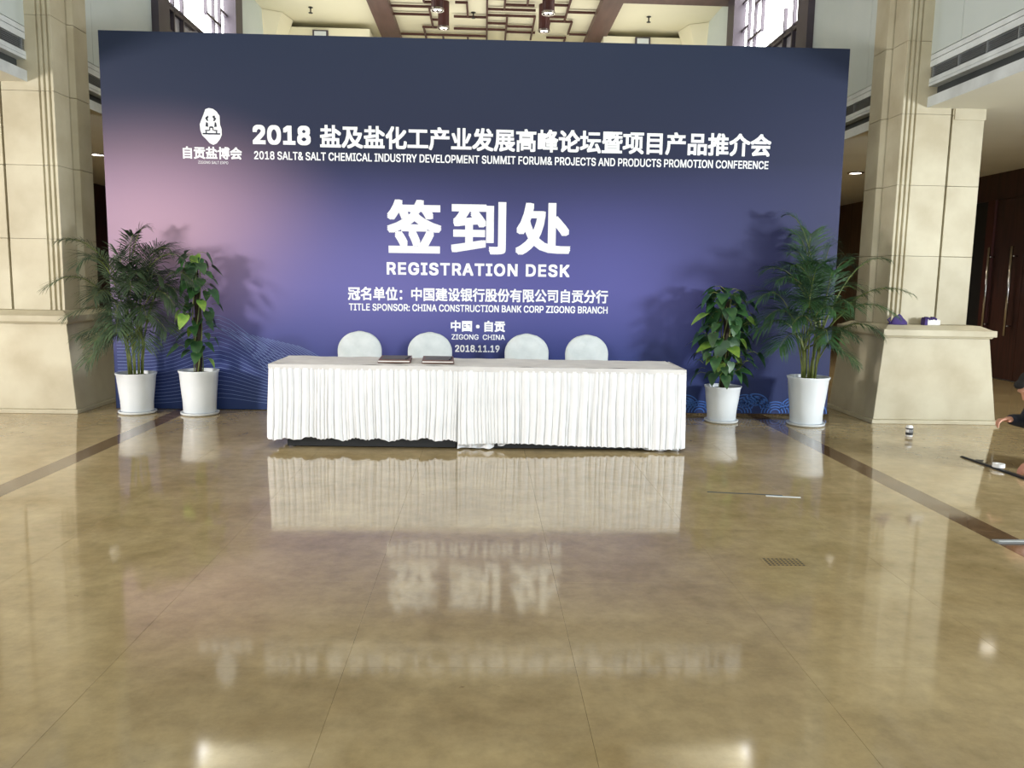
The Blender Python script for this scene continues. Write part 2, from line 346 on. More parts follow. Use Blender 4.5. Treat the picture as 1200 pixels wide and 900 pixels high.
for x, y, z, lab in ((-.93, 15.75, 6.42, 'left pendant spotlight tube, nearer of the pair'), (-.90, 17.45, 6.60, 'left pendant spotlight tube, farther of the pair just above the banner'),
                     (1.13, 15.75, 6.42, 'right pendant spotlight tube, nearer of the pair'), (1.17, 17.45, 6.60, 'right pendant spotlight tube, farther of the pair just above the banner')):
    p = thing('pendant_spotlight', 'dark red ' + lab, 'lamp', (x, y, z), 'pendant spotlights under the lattice')
    M(LATT).lathe([(.115, .03), (.115, .60)], 18).build('lamp_tube', p)
    M(CHROME).lathe([(.105, 0), (.125, .0), (.125, .04), (.10, .04)], 18, cap0=False).build('lamp_ring', p)
    g = M(LAMP)
    for k in range(3): g.lathe([(.026, .012), (.03, .03)], 10, .05 * cos(k * 2.1 + .4), .05 * sin(k * 2.1 + .4))
    g.build('bulb', p)
for x, y, z, lab in ((3.50, 18.9, 6.83, 'small square white light panel high up right of the right beam'), (-3.70, 18.9, 6.78, 'small square white light panel high up left of the left beam')):
    p = thing('square_light', lab, 'lamp', (x, y, z)); M(POST).box(-.17, .17, -.02, .045, -.14, .14).build('frame', p); M(BANDW).box(-.13, .13, -.03, -.02, -.11, .11).build('diffuser', p)
for x, y, lab in ((3.44, 17.98, 'tiny ceiling sprinkler in the cream bay right of the right beam'), (-3.73, 18.04, 'tiny ceiling sprinkler in the cream bay left of the left beam'), (-.30, 18.05, 'tiny ceiling sprinkler inside the central lattice')):
    p = thing('ceiling_sprinkler', lab, 'sprinkler', (x, y, 7.13), 'ceiling sprinklers'); M(BLACK).lathe([(.05, -.01), (.05, 0)], 12).build('rosette', p); M(BLACK).lathe([(.045, -.12), (.045, -.11), (.014, -.105), (.014, -.01)], 12).build('nozzle', p)
for x, y, lab in ((6.38, 14.06, 'lit oval downlight in the soffit between banner and right column'), (7.05, 10.4, 'recessed downlight in the soffit at the far right edge'), (-6.5, 14.15, 'recessed downlight in the soffit between left column and banner')):
    p = thing('soffit_downlight', lab, 'lamp', (x, y, 3.45 + (.02 if x < 0 else 0)), 'soffit downlights')
    M(CHROME).lathe([(.10, -.02), (.14, -.012), (.14, 0)], 20, cap0=False).build('lamp_ring', p); M(LAMP).lathe([(.095, -.014), (.095, -.004)], 20).build('bulb', p)
    spot('downlight_beam', (x, y, 3.42), (x, y, 0), 190, WARM, 130, .8)

# ------------------------------------------------------------------ doors in the right aisle
dr = thing('door_1', kind='structure', loc=(8.7, 0, 0))
M(BLACK).box(.04, .08, 13.86, 14.5, 0, 3.0).build('dark_glass_pane', dr)
M(WOOD).box(0, .1, 12.05, 14.5, 3.0, 3.47).build('door_header', dr)
M(LATT).box(-.06, .08, 13.66, 13.86, 0, 3.0).build('door_jamb', dr)
M(WOOD).box(-.02, .06, 12.86, 13.655, 0.01, 2.99).build('door_leaf', dr)
M(WOOD).box(-.02, .06, 12.055, 12.85, 0.01, 2.99).build('door_leaf', dr)
for y, m in ((13.62, CHROME), (13.02, CHROME)):
    h = M(m); h.smooth = True; h.tube([(-.12, y, .74), (-.12, y, 2.2)], .024, 10).tube([(-.12, y, .9), (-.02, y, .9)], .012, 8).tube([(-.12, y, 2.04), (-.02, y, 2.04)], .012, 8); h.build('handle', dr)

# ------------------------------------------------------------------ stone columns
def column(sx, lab):
    c = thing('stone_column', lab, 'column', (sx * 5.0, 9.3, 0), kind='structure')
    def X(x): return sx * (x - 5.0)
    def pr(poly, z0, z1, name, m=STONE, bev=.004):
        pts = [(X(x), y - 9.3) for x, y in poly]
        if sx < 0: pts = pts[::-1]
        return M(m).prism(pts, z0, z1).build(name, c, bevel=bev)
    def fr(a, b, name, bev=.006):
        f = lambda q: (min(X(q[0]), X(q[1])), max(X(q[0]), X(q[1])), q[2] - 9.3, q[3] - 9.3, q[4]); return M(STONE).frus(f(a), f(b)).build(name, c, bevel=bev)
    fr((4.31, 5.76, 8.66, 9.88, 0), (4.31, 5.76, 8.66, 9.88, .045), 'plinth')
    fr((4.335, 5.72, 8.69, 9.85, .045), (4.40, 5.58, 8.70, 9.79, .955), 'pedestal')
    fr((4.385, 5.59, 8.68, 9.80, .955), (4.37, 5.61, 8.67, 9.82, .975), 'pedestal_moulding', .003)
    fr((4.36, 5.63, 8.65, 9.83, .975), (4.36, 5.63, 8.65, 9.83, 1.045), 'pedestal_ledge')
    fr((4.39, 5.60, 8.68, 9.80, 1.045), (4.48, 5.52, 8.80, 9.72, 1.09), 'pedestal_ledge_slope', .003)
    zs = [1.09, 1.85, 2.62, 3.38, 4.14, 4.9, 5.66, 6.42, 7.13]
    M(STONE_D).box(min(X(4.60), X(5.40)), max(X(4.60), X(5.40)), 9.05 - 9.3, 9.5 - 9.3, 1.09, 7.13).build('core', c)
    g = .002
    for k in range(len(zs) - 1):
        z0, z1 = zs[k] + g, zs[k + 1] - g
        flu = [(4.53, 9.26), (4.53, 8.965)]
        for q in range(3):
            x = 4.53 + q * .052
            flu += [(x + .004, 8.95), (x + .028, 8.95), (x + .032, 8.974), (x + .048, 8.974)]
        flu += [(4.69, 8.955), (5.075, 8.955), (5.075, 9.26)]
        if zs[k] < 3.3: pass
        pr(flu, z0, z1, 'stone_block', bev=0)
        pr([(5.105, 9.26), (5.105, 8.965), (5.46, 8.965), (5.46, 9.26)], z0, z1, 'stone_block')
        pr([(4.47, 9.6), (4.47, 9.30), (4.52, 9.275), (5.46, 9.275), (5.46, 9.6)], z0, z1, 'stone_block')
    pr([(5.12, 9.2), (5.12, 8.952), (5.468, 8.952), (5.468, 9.2)], 3.33, 3.46, 'capital_block')
    return c
column(1, 'cream stone column with a tapered pedestal right of the navy banner')
column(-1, 'cream stone column with a tapered pedestal left of the navy banner')

# ------------------------------------------------------------------ backdrop banner
BY = 9.07
bd = thing('backdrop_banner', 'large navy and violet printed banner wall with white lettering behind the white table', 'banner', (0, BY, .016))
bd.rotation_euler.y = -.004
M(FRAME).box(-4.09, 3.977, .004, .09, .0, 4.04).build('banner_frame', bd)
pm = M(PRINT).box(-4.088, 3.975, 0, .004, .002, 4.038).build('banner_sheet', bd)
for x in (-3, -1, 1, 3):
    st = M(BLACK).tube([(x, .14, 0), (x, .14, 3.9)], .025, 8).tube([(x, .9, .02), (x, .14, 2.6)], .025, 8); st.build('rear_brace', bd)
import os
def inter():
    p = os.path.join(bpy.utils.resource_path('LOCAL'), 'datafiles', 'fonts', 'Inter.woff2')   # one of Blender's own fonts
    try: return bpy.data.fonts.load(p)
    except Exception: return None
INTER = inter()
def solid_glyphs(o, dg):
    """fill every outer contour with its own holes only, so that overlapping strokes stay solid"""
    c0 = o.to_curve(dg, apply_modifiers=False); con = []
    for sp in c0.splines:
        b = sp.bezier_points; pts = []
        for i in range(len(b)):
            p, q_ = b[i], b[(i + 1) % len(b)]
            for k in range(4):
                t = k / 4; u = 1 - t
                pts.append(p.co * u ** 3 + p.handle_right * 3 * u * u * t + q_.handle_left * 3 * u * t * t + q_.co * t ** 3)
        ar = sum(a.x * b_.y - b_.x * a.y for a, b_ in zip(pts, pts[1:] + pts[:1])) / 2
        if abs(ar) > 1e-7: con.append((ar, [Vector((p.x, p.y, 0)) for p in pts]))
    from mathutils.geometry import delaunay_2d_cdt
    con = sorted([c[1] for c in con], key=lambda P: min(p.x for p in P)); groups = []
    for P in con:
        x0_, x1_ = min(p.x for p in P), max(p.x for p in P)
        if groups and x0_ < groups[-1][0] - .02: groups[-1][1].append(P); groups[-1][0] = max(groups[-1][0], x1_)
        else: groups.append([x1_, [P]])
    def wind(x, y, loops):
        w = 0
        for P in loops:
            for i in range(len(P)):
                a, c = P[i - 1], P[i]
                if (a.y <= y) != (c.y <= y):
                    if x < (c.x - a.x) * (y - a.y) / (c.y - a.y) + a.x: w += 1 if c.y > a.y else -1
        return w
    vs, fs = [], []
    for _, loops in groups:
        pts, eds = [], []
        for P in loops:
            n0 = len(pts); pts += [Vector((p.x, p.y)) for p in P]; eds += [(n0 + i, n0 + (i + 1) % len(P)) for i in range(len(P))]
        ov, _e, of = delaunay_2d_cdt(pts, eds, [], 0, 1e-6)[:3]; n0 = len(vs); vs += [(v.x, v.y, 0) for v in ov]
        for f in of:
            cx = sum(ov[i].x for i in f) / len(f); cy = sum(ov[i].y for i in f) / len(f)
            if wind(cx, cy, loops): fs.append(tuple(n0 + i for i in f))
    me = bpy.data.meshes.new('g'); me.from_pydata(vs, [], fs); o.to_curve_clear(); return me
def lettering(txt, x0, x1, z0, z1, bold=.0, name='lettering', m=TEXTM, space=1., y=-.001, cjk=True):
    """flat white print; strokes are thickened by `bold` metres with shifted copies"""
    cu = bpy.data.curves.new('t', 'FONT'); cu.body = txt; cu.size = 1; cu.space_character = space
    cu.resolution_u = 3; cu.fill_mode = 'FRONT'
    if INTER and not cjk: cu.font = INTER
    o = bpy.data.objects.new('t', cu); C.objects.link(o); bpy.context.view_layer.update()
    dg = bpy.context.evaluated_depsgraph_get()
    if INTER and not cjk: me0 = solid_glyphs(o, dg)
    else: me0 = bpy.data.meshes.new_from_object(o.evaluated_get(dg))
    bpy.data.objects.remove(o)
    xs_ = [v.co.x for v in me0.vertices]; ys_ = [v.co.y for v in me0.vertices]
    ax, bx_, ay, by = min(xs_), max(xs_), min(ys_), max(ys_)
    P = [(x0 + bold + (v.co.x - ax) / (bx_ - ax) * (x1 - x0 - 2 * bold), z0 + bold + (v.co.y - ay) / (by - ay) * (z1 - z0 - 2 * bold)) for v in me0.vertices]
    F = [tuple(p.vertices) for p in me0.polygons]; bpy.data.meshes.remove(me0)
    mb = M(m); sh = [(0, 0)]
    if bold: sh += [(bold * a, bold * b) for a in (-1, 0, 1) for b in (-1, 0, 1) if a or b]
    for k, (dx, dz) in enumerate(sh): mb.add([(x + dx, y - k * .0001, z + dz) for x, z in P], F)
    return mb.build(name, bd)
Z = -.002
lettering('2018', -2.50, -1.88, 2.90, 3.105, .011, cjk=False)
lettering('盐及盐化工产业发展高峰论坛暨项目产品推介会', -1.78, 3.16, 2.875, 3.12, .007)
lettering('2018 SALT& SALT CHEMICAL INDUSTRY DEVELOPMENT SUMMIT FORUM& PROJECTS AND PRODUCTS PROMOTION CONFERENCE', -2.49, 3.14, 2.742, 2.83, .0022, cjk=False)
lettering('签', -1.065, -.465, 1.765, 2.345, .019); lettering('到', -.36, .245, 1.765, 2.335, .019); lettering('处', .35, .965, 1.765, 2.335, .019)
lettering('REGISTRATION DESK', -1.07, .96, 1.525, 1.665, .0065, space=1.12, cjk=False)
lettering('冠名单位：中国建设银行股份有限公司自贡分行', -1.50, 1.40, 1.24, 1.39, .0038)
lettering('TITLE SPONSOR: CHINA CONSTRUCTION BANK CORP ZIGONG BRANCH', -1.49, 1.40, 1.125, 1.205, .0022, cjk=False)
lettering('中国 • 自贡', -.36, .25, .905, 1.03, .0045)
lettering('ZIGONG  CHINA', -.35, .25, .815, .875, .0015, cjk=False)
lettering('2018.11.19', -.31, .19, .675, .755, .003, cjk=False)
lettering('自贡盐博会', -3.25, -2.62, 2.735, 2.865, .004)
lettering('ZIGONG SALT EXPO', -3.09, -2.77, 2.685, 2.715, .0, cjk=False)
# emblem: white salt-crystal shape with a dark gate tower
def flat(pts, m, name, y): return M(m).add([(x, y, z) for x, z in pts], [tuple(range(len(pts)))]).build(name, bd)
def ep(u, v): return (-3.25 + (u - 160) / 690 * .63, 3.268 - (v - 180) / 430 * .385)
flat([ep(*p) for p in ((480, 180), (440, 195), (415, 260), (385, 330), (370, 370), (375, 440), (395, 500), (440, 545), (480, 590), (520, 608), (560, 590), (600, 540), (622, 490), (622, 420), (605, 370), (603, 270), (570, 220), (530, 190))][::-1], TEXTM, 'emblem', -.004)
NV = FRAME; e = M(NV)
def q(pts):
    P = [ep(*p) for p in pts]; e.add([(x, -.006, z) for x, z in P], [tuple(range(len(P)))])
q([(400, 470), (400, 488), (605, 488), (605, 470)]); q([(430, 435), (430, 450), (480, 445), (480, 432)]); q([(530, 432), (530, 445), (572, 450), (572, 435)])
q([(435, 450), (435, 470), (450, 470), (450, 450)]); q([(555, 450), (555, 470), (570, 470), (570, 450)])
q([(478, 400), (478, 440), (490, 440), (490, 410)]); q([(490, 392), (478, 402), (490, 412), (518, 412), (528, 402), (516, 392)]); q([(516, 410), (516, 440), (528, 440), (528, 400)])
q([(445, 340), (435, 395), (468, 400), (465, 355)]); q([(545, 340), (538, 400), (568, 395), (560, 350)])
q([(470, 268), (445, 285), (435, 300), (455, 330), (472, 332), (462, 305), (475, 285)]); q([(525, 268), (520, 285), (535, 305), (525, 332), (545, 330), (565, 300), (548, 285), (552, 268)])
e.build('emblem_tower', bd)
# printed sweep of fine lines, bottom left
ln = M(LINEM)
def ribbon(pts, w, y=-.004, mb=None):
    mb = mb or ln; vs = []
    for i, (x, z) in enumerate(pts):
        x2, z2 = pts[min(i + 1, len(pts) - 1)]; x1, z1 = pts[max(i - 1, 0)]; d = math.hypot(x2 - x1, z2 - z1) or 1
        nx, nz = -(z2 - z1) / d * w / 2, (x2 - x1) / d * w / 2; vs += [(x - nx, y, z - nz), (x + nx, y, z + nz)]
    mb.add(vs, [(2 * i, 2 * i + 2, 2 * i + 3, 2 * i + 1) for i in range(len(pts) - 1)])
for k in range(20):
    pts = []
    for i in range(17):
        t = i / 16; x = -4.05 + t * 2.0
        z = .06 + k * .036 + .25 * math.exp(-((x + 2.95) / .42) ** 2) * (k / 20 + .3) - .10 * max(0, x + 2.9) * k / 10
        if z > .02: pts.append((x, z))
    ribbon(pts, .0045)
for k in range(17):
    pts = []
    for i in range(13):
        t = i / 12; x = -2.95 + .055 * k + t * .75; z = .93 - .042 * k * .3 - t * (.80 - .01 * k) + .10 * sin(t * pi)
        if z > .02: pts.append((x, z))
    ribbon(pts, .0045)
ln.build('printed_lines', bd)
wv = M(WAVEM)
def arcs(cx, cz):
    for r in (.16, .125, .09, .055):
        ribbon([(cx + r * cos(a), cz + r * .82 * sin(a)) for a in [pi * i / 16 for i in range(17)]], .012, -.004, wv)
for k in range(9): arcs(2.05 + k * .22, .01 + (.05 if k % 2 else 0))
for cx, cz in ((3.13, .10), (2.32, .08), (3.02, .09)): arcs(cx, cz)
wv.build('printed_waves', bd)

# ------------------------------------------------------------------ tables, cloth, skirts
for x0, x1, lab in ((-1.82, -.035, 'folding table under the left half of the white cloth'), (-.025, 1.755, 'folding table under the right half of the white cloth')):
    t = thing('folding_table', lab, 'table', ((x0 + x1) / 2, 7.42, 0)); hw = (x1 - x0) / 2
    M(WOODB).box(-hw, hw, -.34, .34, .705, .735).build('tabletop', t)
    for a in (-1, 1):
        for b in (-1, 1):
            M(BLACK).tube([(a * (hw - .15), b * .28, 0), (a * (hw - .15), b * .28, .705)], .016, 8).build('leg', t)
        M(BLACK).tube([(a * (hw - .15), -.28, .12), (a * (hw - .15), .28, .12)], .012, 8).build('stretcher', t)
TX0, TX1, TY0, TY1 = -1.845, 1.778, 7.055, 7.785
tc_ = thing('tablecloth', 'white cloth spread flat over the long registration table', 'tablecloth', (0, 7.42, .738))
mb = M(CLOTHT); mb.smooth = True; NX, NY = 120, 24
def hz(x, y): return .006 + .0025 * sin(x * 9 + 2 * sin(y * 7)) + .002 * sin(x * 23 + y * 31) + .004 * max(0, sin(x * 3.1 + y * 5)) ** 6
vs = [(TX0 + (TX1 - TX0) * i / NX, TY0 + (TY1 - TY0) * j / NY - 7.42, hz(TX0 + (TX1 - TX0) * i / NX, TY0 + (TY1 - TY0) * j / NY)) for j in range(NY + 1) for i in range(NX + 1)]
mb.add(vs, [(j * (NX + 1) + i, j * (NX + 1) + i + 1, (j + 1) * (NX + 1) + i + 1, (j + 1) * (NX + 1) + i) for j in range(NY) for i in range(NX)])
mb.build('cloth_top', tc_)
mb = M(CLOTHT)
mb.box(TX0, TX1, TY0 - 7.42 - .003, TY0 - 7.42 + .012, -.03, .006).box(TX0 - .002, TX0 + .012, TY0 - 7.42, TY1 - 7.42, -.03, .006).box(TX1 - .012, TX1 + .002, TY0 - 7.42, TY1 - 7.42, -.03, .006).box(TX0, TX1, TY1 - 7.42 - .012, TY1 - 7.42, -.715, .004)
mb.build('cloth_edge', tc_)
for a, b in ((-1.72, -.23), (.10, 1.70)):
    M(BLACK).box(a, b, 7.10 - 7.42, 7.11 - 7.42, -.726, -.60).build('under_table_shade', tc_)  # black strip standing in for the deep shade under the table
# the plain cloth hanging lower behind the right skirt
def drape(x0, x1, y, hem, name, parent, m=CLOTH, nx=80, seed=1):
    rn = random.Random(seed); ph = [rn.uniform(0, 6.28) for _ in range(4)]
    mb = M(m); mb.smooth = True; vs = []
    for j in range(9):
        t = j / 8
        for i in range(nx + 1):
            x = x0 + (x1 - x0) * i / nx; zb = hem(x); z = -.02 * (1 - t) + (zb - .738) * t
            vs.append((x, y - 7.42 - .018 * t * sin(x * 24 + ph[0]) - .02 * t * t * sin(x * 47 + ph[1]), z))
    mb.add(vs, [(j * (nx + 1) + i, j * (nx + 1) + i + 1, (j + 1) * (nx + 1) + i + 1, (j + 1) * (nx + 1) + i) for j in range(8) for i in range(nx)])
    return mb.build(name, parent)
drape(-.215, .25, 7.075, lambda x: .012 + .05 * max(0, (x - .02) / .23) ** 2 + .004 * sin(x * 60), 'hanging_edge', tc_)
drape(.9, 1.775, 7.085, lambda x: max(.008, .05 - .05 * max(0, (x - 1.2) / .4)) + .004 * sin(x * 50), 'hanging_edge', tc_, seed=4)

def skirt(lab, path, seed, dense=150, hemf=None, bandtop=.742):
    """gathered skirt along a polyline path; returns a thing with skirt and its waistband"""
    rn = random.Random(seed); t = thing('table_skirt', lab, 'table skirt', (path[0][0], path[0][1], 0), 'pleated white skirts round the table')
    ox, oy = path[0]
    segs = []; tot = 0
    for a, b in zip(path, path[1:]):
        d = math.hypot(b[0] - a[0], b[1] - a[1]); segs.append((tot, d, a, b)); tot += d
    # pleat edges
    edges = []; u = 0
    while u < tot: edges.append(u); u += rn.choice((.022, .03, .045, .07, .05, .036))
    pl = [(e_, rn.uniform(.35, 1), rn.uniform(-.02, .02), rn.uniform(.3, 1)) for e_ in edges] + [(tot, 0, 0, 0)]
    n = int(tot * dense); rows = 12
    mb = M(CLOTH); mb.smooth = True; vs = []
    for j in range(rows + 1):
        tt = j / rows
        for i in range(n + 1):
            u = tot * i / n
            for s0, d, a, b in segs:
                if u <= s0 + d + 1e-9: break
            k = (u - s0) / d; px, py = a[0] + (b[0] - a[0]) * k, a[1] + (b[1] - a[1]) * k
            dx, dy = (b[0] - a[0]) / d, (b[1] - a[1]) / d; nx_, ny_ = dy, -dx
            q_ = 0
            uu = u + .012 * sin(tt * 3 + u * 5) * tt
            while q_ < len(pl) - 2 and pl[q_ + 1][0] <= uu: q_ += 1
            w = max(1e-4, pl[q_ + 1][0] - pl[q_][0]); f = min(1, max(0, (uu - pl[q_][0]) / w))
            amp = (.008 + .027 * pl[q_][1] * min(1, .25 + tt)) * min(1, w / .04)
            off = amp * (sin(pi * f) ** .6) + .012 * tt * sin(u * 7 + seed) + .004
            if tt > .3: off += .006 * pl[q_][3] * (tt - .3)
            zb = (hemf(u) if hemf else .055) + .012 * sin(pi * f)
            vs.append((px + nx_ * off - ox, py + ny_ * off - oy, bandtop - .028 - (bandtop - .028 - zb) * tt))
    mb.add(vs, [(j * (n + 1) + i, (j + 1) * (n + 1) + i, (j + 1) * (n + 1) + i + 1, j * (n + 1) + i + 1) for j in range(rows) for i in range(n)])
    mb.build('skirt', t)
    bm_ = M(CLOTHT)
    for s0, d, a, b in segs:
        dx, dy = (b[0] - a[0]) / d, (b[1] - a[1]) / d; nx_, ny_ = dy, -dx; w = .014
        P = [(a[0] + nx_ * .004, a[1] + ny_ * .004), (b[0] + nx_ * .004, b[1] + ny_ * .004), (b[0] + nx_ * w, b[1] + ny_ * w), (a[0] + nx_ * w, a[1] + ny_ * w)]
        bm_.prism([(x - ox, y - oy) for x, y in P][::-1], bandtop - .04, bandtop)
    bm_.build('waistband', t); return t
skirt('pleated white skirt on the left part of the table with a dark gap below', [(-1.85, 7.78), (-1.85, 7.05), (-.205, 7.05)], 3, hemf=lambda u: .082 + .010 * sin(u * 31) + .006 * sin(u * 13) )
skirt('pleated white skirt on the right part of the table, hem lower and uneven', [(-.21, 7.0465), (1.79, 7.046), (1.80, 7.78)], 8, hemf=lambda u: .045 + .012 * sin(u * 3.2) - .02 * (u > 1.7))

for k, (x, lab) in enumerate(((-.80, 'grey sign-in folder with white pages, left one on the white table'), (-.41, 'grey sign-in folder with white pages, right one on the white table'))):
    t = thing('sign_in_folder', lab, 'folder', (x, 7.42, .752), 'sign-in folders on the table', rz=.05)
    M(BROWN).box(-.145, .145, -.23, .23, 0, .008).build('cover_board', t, bevel=.002)
    M(PAPER).box(-.14, .135, -.225, .225, .008, .018).build('pages', t)
    M(BROWN).box(-.142, .142, -.215, .228, .018, .024).build('cover_board', t, bevel=.002)
    M(BINDER).box(-.118, .118, -.15, .20, .024, .027).build('grey_sheet', t)
    M(BLACK).tube([(.10, -.20, .033), (.128, .05, .033)], .005, 6).build('pen', t)

# ------------------------------------------------------------------ chairs
def chair_meshes(seed):
    rn = random.Random(seed)
    def back():
        mb = M(CHAIRM); mb.smooth = True; vs = []; n = 40; rings = 26
        for j in range(rings + 1):
            z = .40 + (.60) * (1 - (1 - j / rings) ** 1.0)
            if z > .78: hw = .235 * math.sqrt(max(0, 1 - ((z - .78) / .2205) ** 2)) if z < 1.0 else .02
            else: hw = .235 - .012 * ((.78 - z) / .38)
            hd = .042 * min(1, (hw / .12)) ** .5
            yc = .19 + .05 * (z - .45)
            for i in range(n):
                a = 2 * pi * i / n; ca, sa = cos(a), sin(a)
                wr = .004 * sin(a * 5 + z * 30 + seed) + .003 * sin(z * 60 + a * 11)
                x = hw * (abs(ca) ** .85) * (1 if ca > 0 else -1); y = yc + (hd + wr) * (abs(sa) ** .7) * (1 if sa > 0 else -1)
                vs.append((x, y, z))
        mb.add(vs, [(j * n + i, j * n + (i + 1) % n, (j + 1) * n + (i + 1) % n, (j + 1) * n + i) for j in range(rings) for i in range(n)] + [tuple(range(n - 1, -1, -1)), tuple(rings * n + i for i in range(n))])
        return mb.mesh('backrest')
    def seat():
        mb = M(CHAIRM); mb.smooth = True; prof = [(.215, .40), (.235, .43), (.235, .47), (.20, .49), (.1, .496)]; n = 36
        vs = []
        for r, z in prof:
            for i in range(n):
                a = 2 * pi * i / n; ca, sa = cos(a), sin(a)
                vs.append((r * abs(ca) ** .5 * (1 if ca > 0 else -1), r * abs(sa) ** .5 * (1 if sa > 0 else -1), z))
        mb.add(vs, [(j * n + i, j * n + (i + 1) % n, (j + 1) * n + (i + 1) % n, (j + 1) * n + i) for j in range(4) for i in range(n)] + [tuple(range(n - 1, -1, -1)), tuple(4 * n + i for i in range(n))])
        return mb.mesh('seat')
    def drp():
        mb = M(CHAIRM); mb.smooth = True; n = 72; vs = []
        for j in range(8):
            t_ = j / 7; z = .41 - .33 * t_
            for i in range(n):
                a = 2 * pi * i / n; ca, sa = cos(a), sin(a); r = .232 + .02 * t_ + .02 * t_ * sin(a * 4 + pi) + .005 * t_ * sin(a * 15)
                vs.append((r * abs(ca) ** .55 * (1 if ca > 0 else -1), r * abs(sa) ** .55 * (1 if sa > 0 else -1), z - .02 * t_ * cos(a * 4)))
        mb.add(vs, [(j * n + i, j * n + (i + 1) % n, (j + 1) * n + (i + 1) % n, (j + 1) * n + i) for j in range(7) for i in range(n)])
        return mb.mesh('seat_drape')
    return back(), seat(), drp()
legm = M(CHROME).tube([(0, 0, 0), (0, 0, .40)], .012, 8).mesh('leg')
for k, (x, top, lab) in enumerate(((-1.24, .975, 'white covered banquet chair behind the table, leftmost of four'), (-.52, .99, 'white covered banquet chair behind the table, second from left'),
                                   (.44, 1.0, 'white covered banquet chair behind the table, third from left, right of the printed date'), (1.065, 1.01, 'white covered banquet chair behind the table, rightmost, with creased cover'))):
    c = thing('banquet_chair', lab, 'chair', (x * 1.062, 8.38, 0), 'covered chairs behind the table', rz=(-.06, .05, .0, .1)[k]); b, s_, d_ = chair_meshes(k + 1)
    link('backrest', b, c); link('seat', s_, c); link('seat_drape', d_, c)
    c.scale.z = .94
    for a in (-.19, .19):
        for q2 in (-.19, .19): link('leg', legm, c, loc=(a, q2, 0))

# ------------------------------------------------------------------ plants
def pot(parent, rt, rb, h, wavy=.0, ph=0):
    mb = M(POTM); mb.smooth = True
    w = (lambda a, k: wavy * sin(a * 6 + ph) * (k >= 3)) if wavy else None
    mb.lathe([(rb * .96, .025), (rb, .035), (rb * 1.02, h * .3), ((rb + rt) / 2, h * .62), (rt * .97, h * .93), (rt * 1.03, h * .985), (rt * 1.03, h), (rt * .95, h), (rt * .92, h - .04)], 40, wob=w, cap1=False)
    mb.build('pot', parent)
    M(POTM).lathe([(rb * 1.05, 0), (rb * 1.17, .012), (rb * 1.19, .028), (rb * 1.13, .028), (rb * 1.08, .016)], 36).build('saucer', parent)
    mb = M(SOIL); mb.lathe([(rt * .93, h - .06), (rt * .93, h - .035), (.02, h - .028)], 30); mb.build('soil', parent)

def bez(p0, p1, p2, t): return p0 * (1 - t) ** 2 + p1 * 2 * t * (1 - t) + p2 * t * t
def frond(parent, p0, tip, rise, rn, m, leafl=.31, npair=40, start=.30, bound=None):
    p0 = Vector(p0); tip = Vector(tip); mid = p0.lerp(tip, .42); mid.z = max(p0.z, tip.z) + rise
    mb = M(STEMM); pts = [bez(p0, mid, tip, t / 10) for t in range(11)]
    mb.tube(pts, [.0085 - .0065 * t / 10 for t in range(11)], 5, cap=False)
    mb.use(m)
    for i in range(npair):
        t = start + (1 - start) * (i + .5) / npair; p = bez(p0, mid, tip, t); tg = (bez(p0, mid, tip, min(1, t + .02)) - bez(p0, mid, tip, t - .02)).normalized()
        side = tg.cross(Vector((0, 0, 1)));
        if side.length < .05: side = Vector((1, 0, 0))
        side.normalize(); upv = side.cross(tg).normalized()
        s_ = (t - start) / (1 - start); L_ = leafl * (.45 + 1.1 * math.sin(pi * min(1, s_ * .86 + .12)) ** .8) * .72
        for sg in (-1, 1):
            d = (tg * (.62 + .5 * s_) + side * sg * (1.0 - .35 * s_) + upv * .22).normalized()
            l = L_ * rn.uniform(.82, 1.12); dr = rn.uniform(.18, .62) * l
            w = .0048; wv_ = d.cross(upv).normalized() * w
            a = p; b_ = p + d * l * .38 - Vector((0, 0, dr * .12)); c_ = p + d * l * .75 - Vector((0, 0, dr * .5)); e_ = p + d * l - Vector((0, 0, dr))
            if bound:
                b_, c_, e_ = [Vector((min(max(q3.x, bound[0]), bound[1]), min(q3.y, bound[2]), q3.z)) for q3 in (b_, c_, e_)]
            mb.add([a - wv_ * .3, a + wv_ * .3, b_ - wv_, b_ + wv_, c_ - wv_ * .8, c_ + wv_ * .8, e_], [(0, 1, 3, 2), (2, 3, 5, 4), (4, 5, 6)])
    return mb.build('frond', parent)

def palm(loc, rt, rb, h, lab, tips, m, nst, seed, wavy=0, bound=None):
    rn = random.Random(seed); t = thing('potted_palm', lab, 'plant', loc)
    pot(t, rt, rb, h, wavy, seed)
    stems = []
    for k in range(nst):
        a = 2 * pi * k / nst + .4; r = rt * .45 * rn.uniform(.4, 1); x, y = r * cos(a), r * sin(a); sh = rn.uniform(.18, .42)
        top = (x * 1.6, y * 1.3, h + sh)
        mb = M(STEMM); mb.smooth = True; mb.tube([(x, y, h - .05), (x * 1.2, y * 1.1, h + sh * .5), top], [.014, .012, .009], 8); mb.build('stem', t); stems.append(top)
    bl = (bound[0] - loc[0], bound[1] - loc[0], bound[2] - loc[1])
    for k, tp in enumerate(tips):
        x, y, z, rise = tp[:4]; ls = tp[4] if len(tp) > 4 else .31; st = rn.choice(stems)
        frond(t, st, (x - loc[0], min(y, bound[2] - .02) - loc[1], z), rise, rn, m, ls, bound=bl)
    return t
rn = random.Random(5)
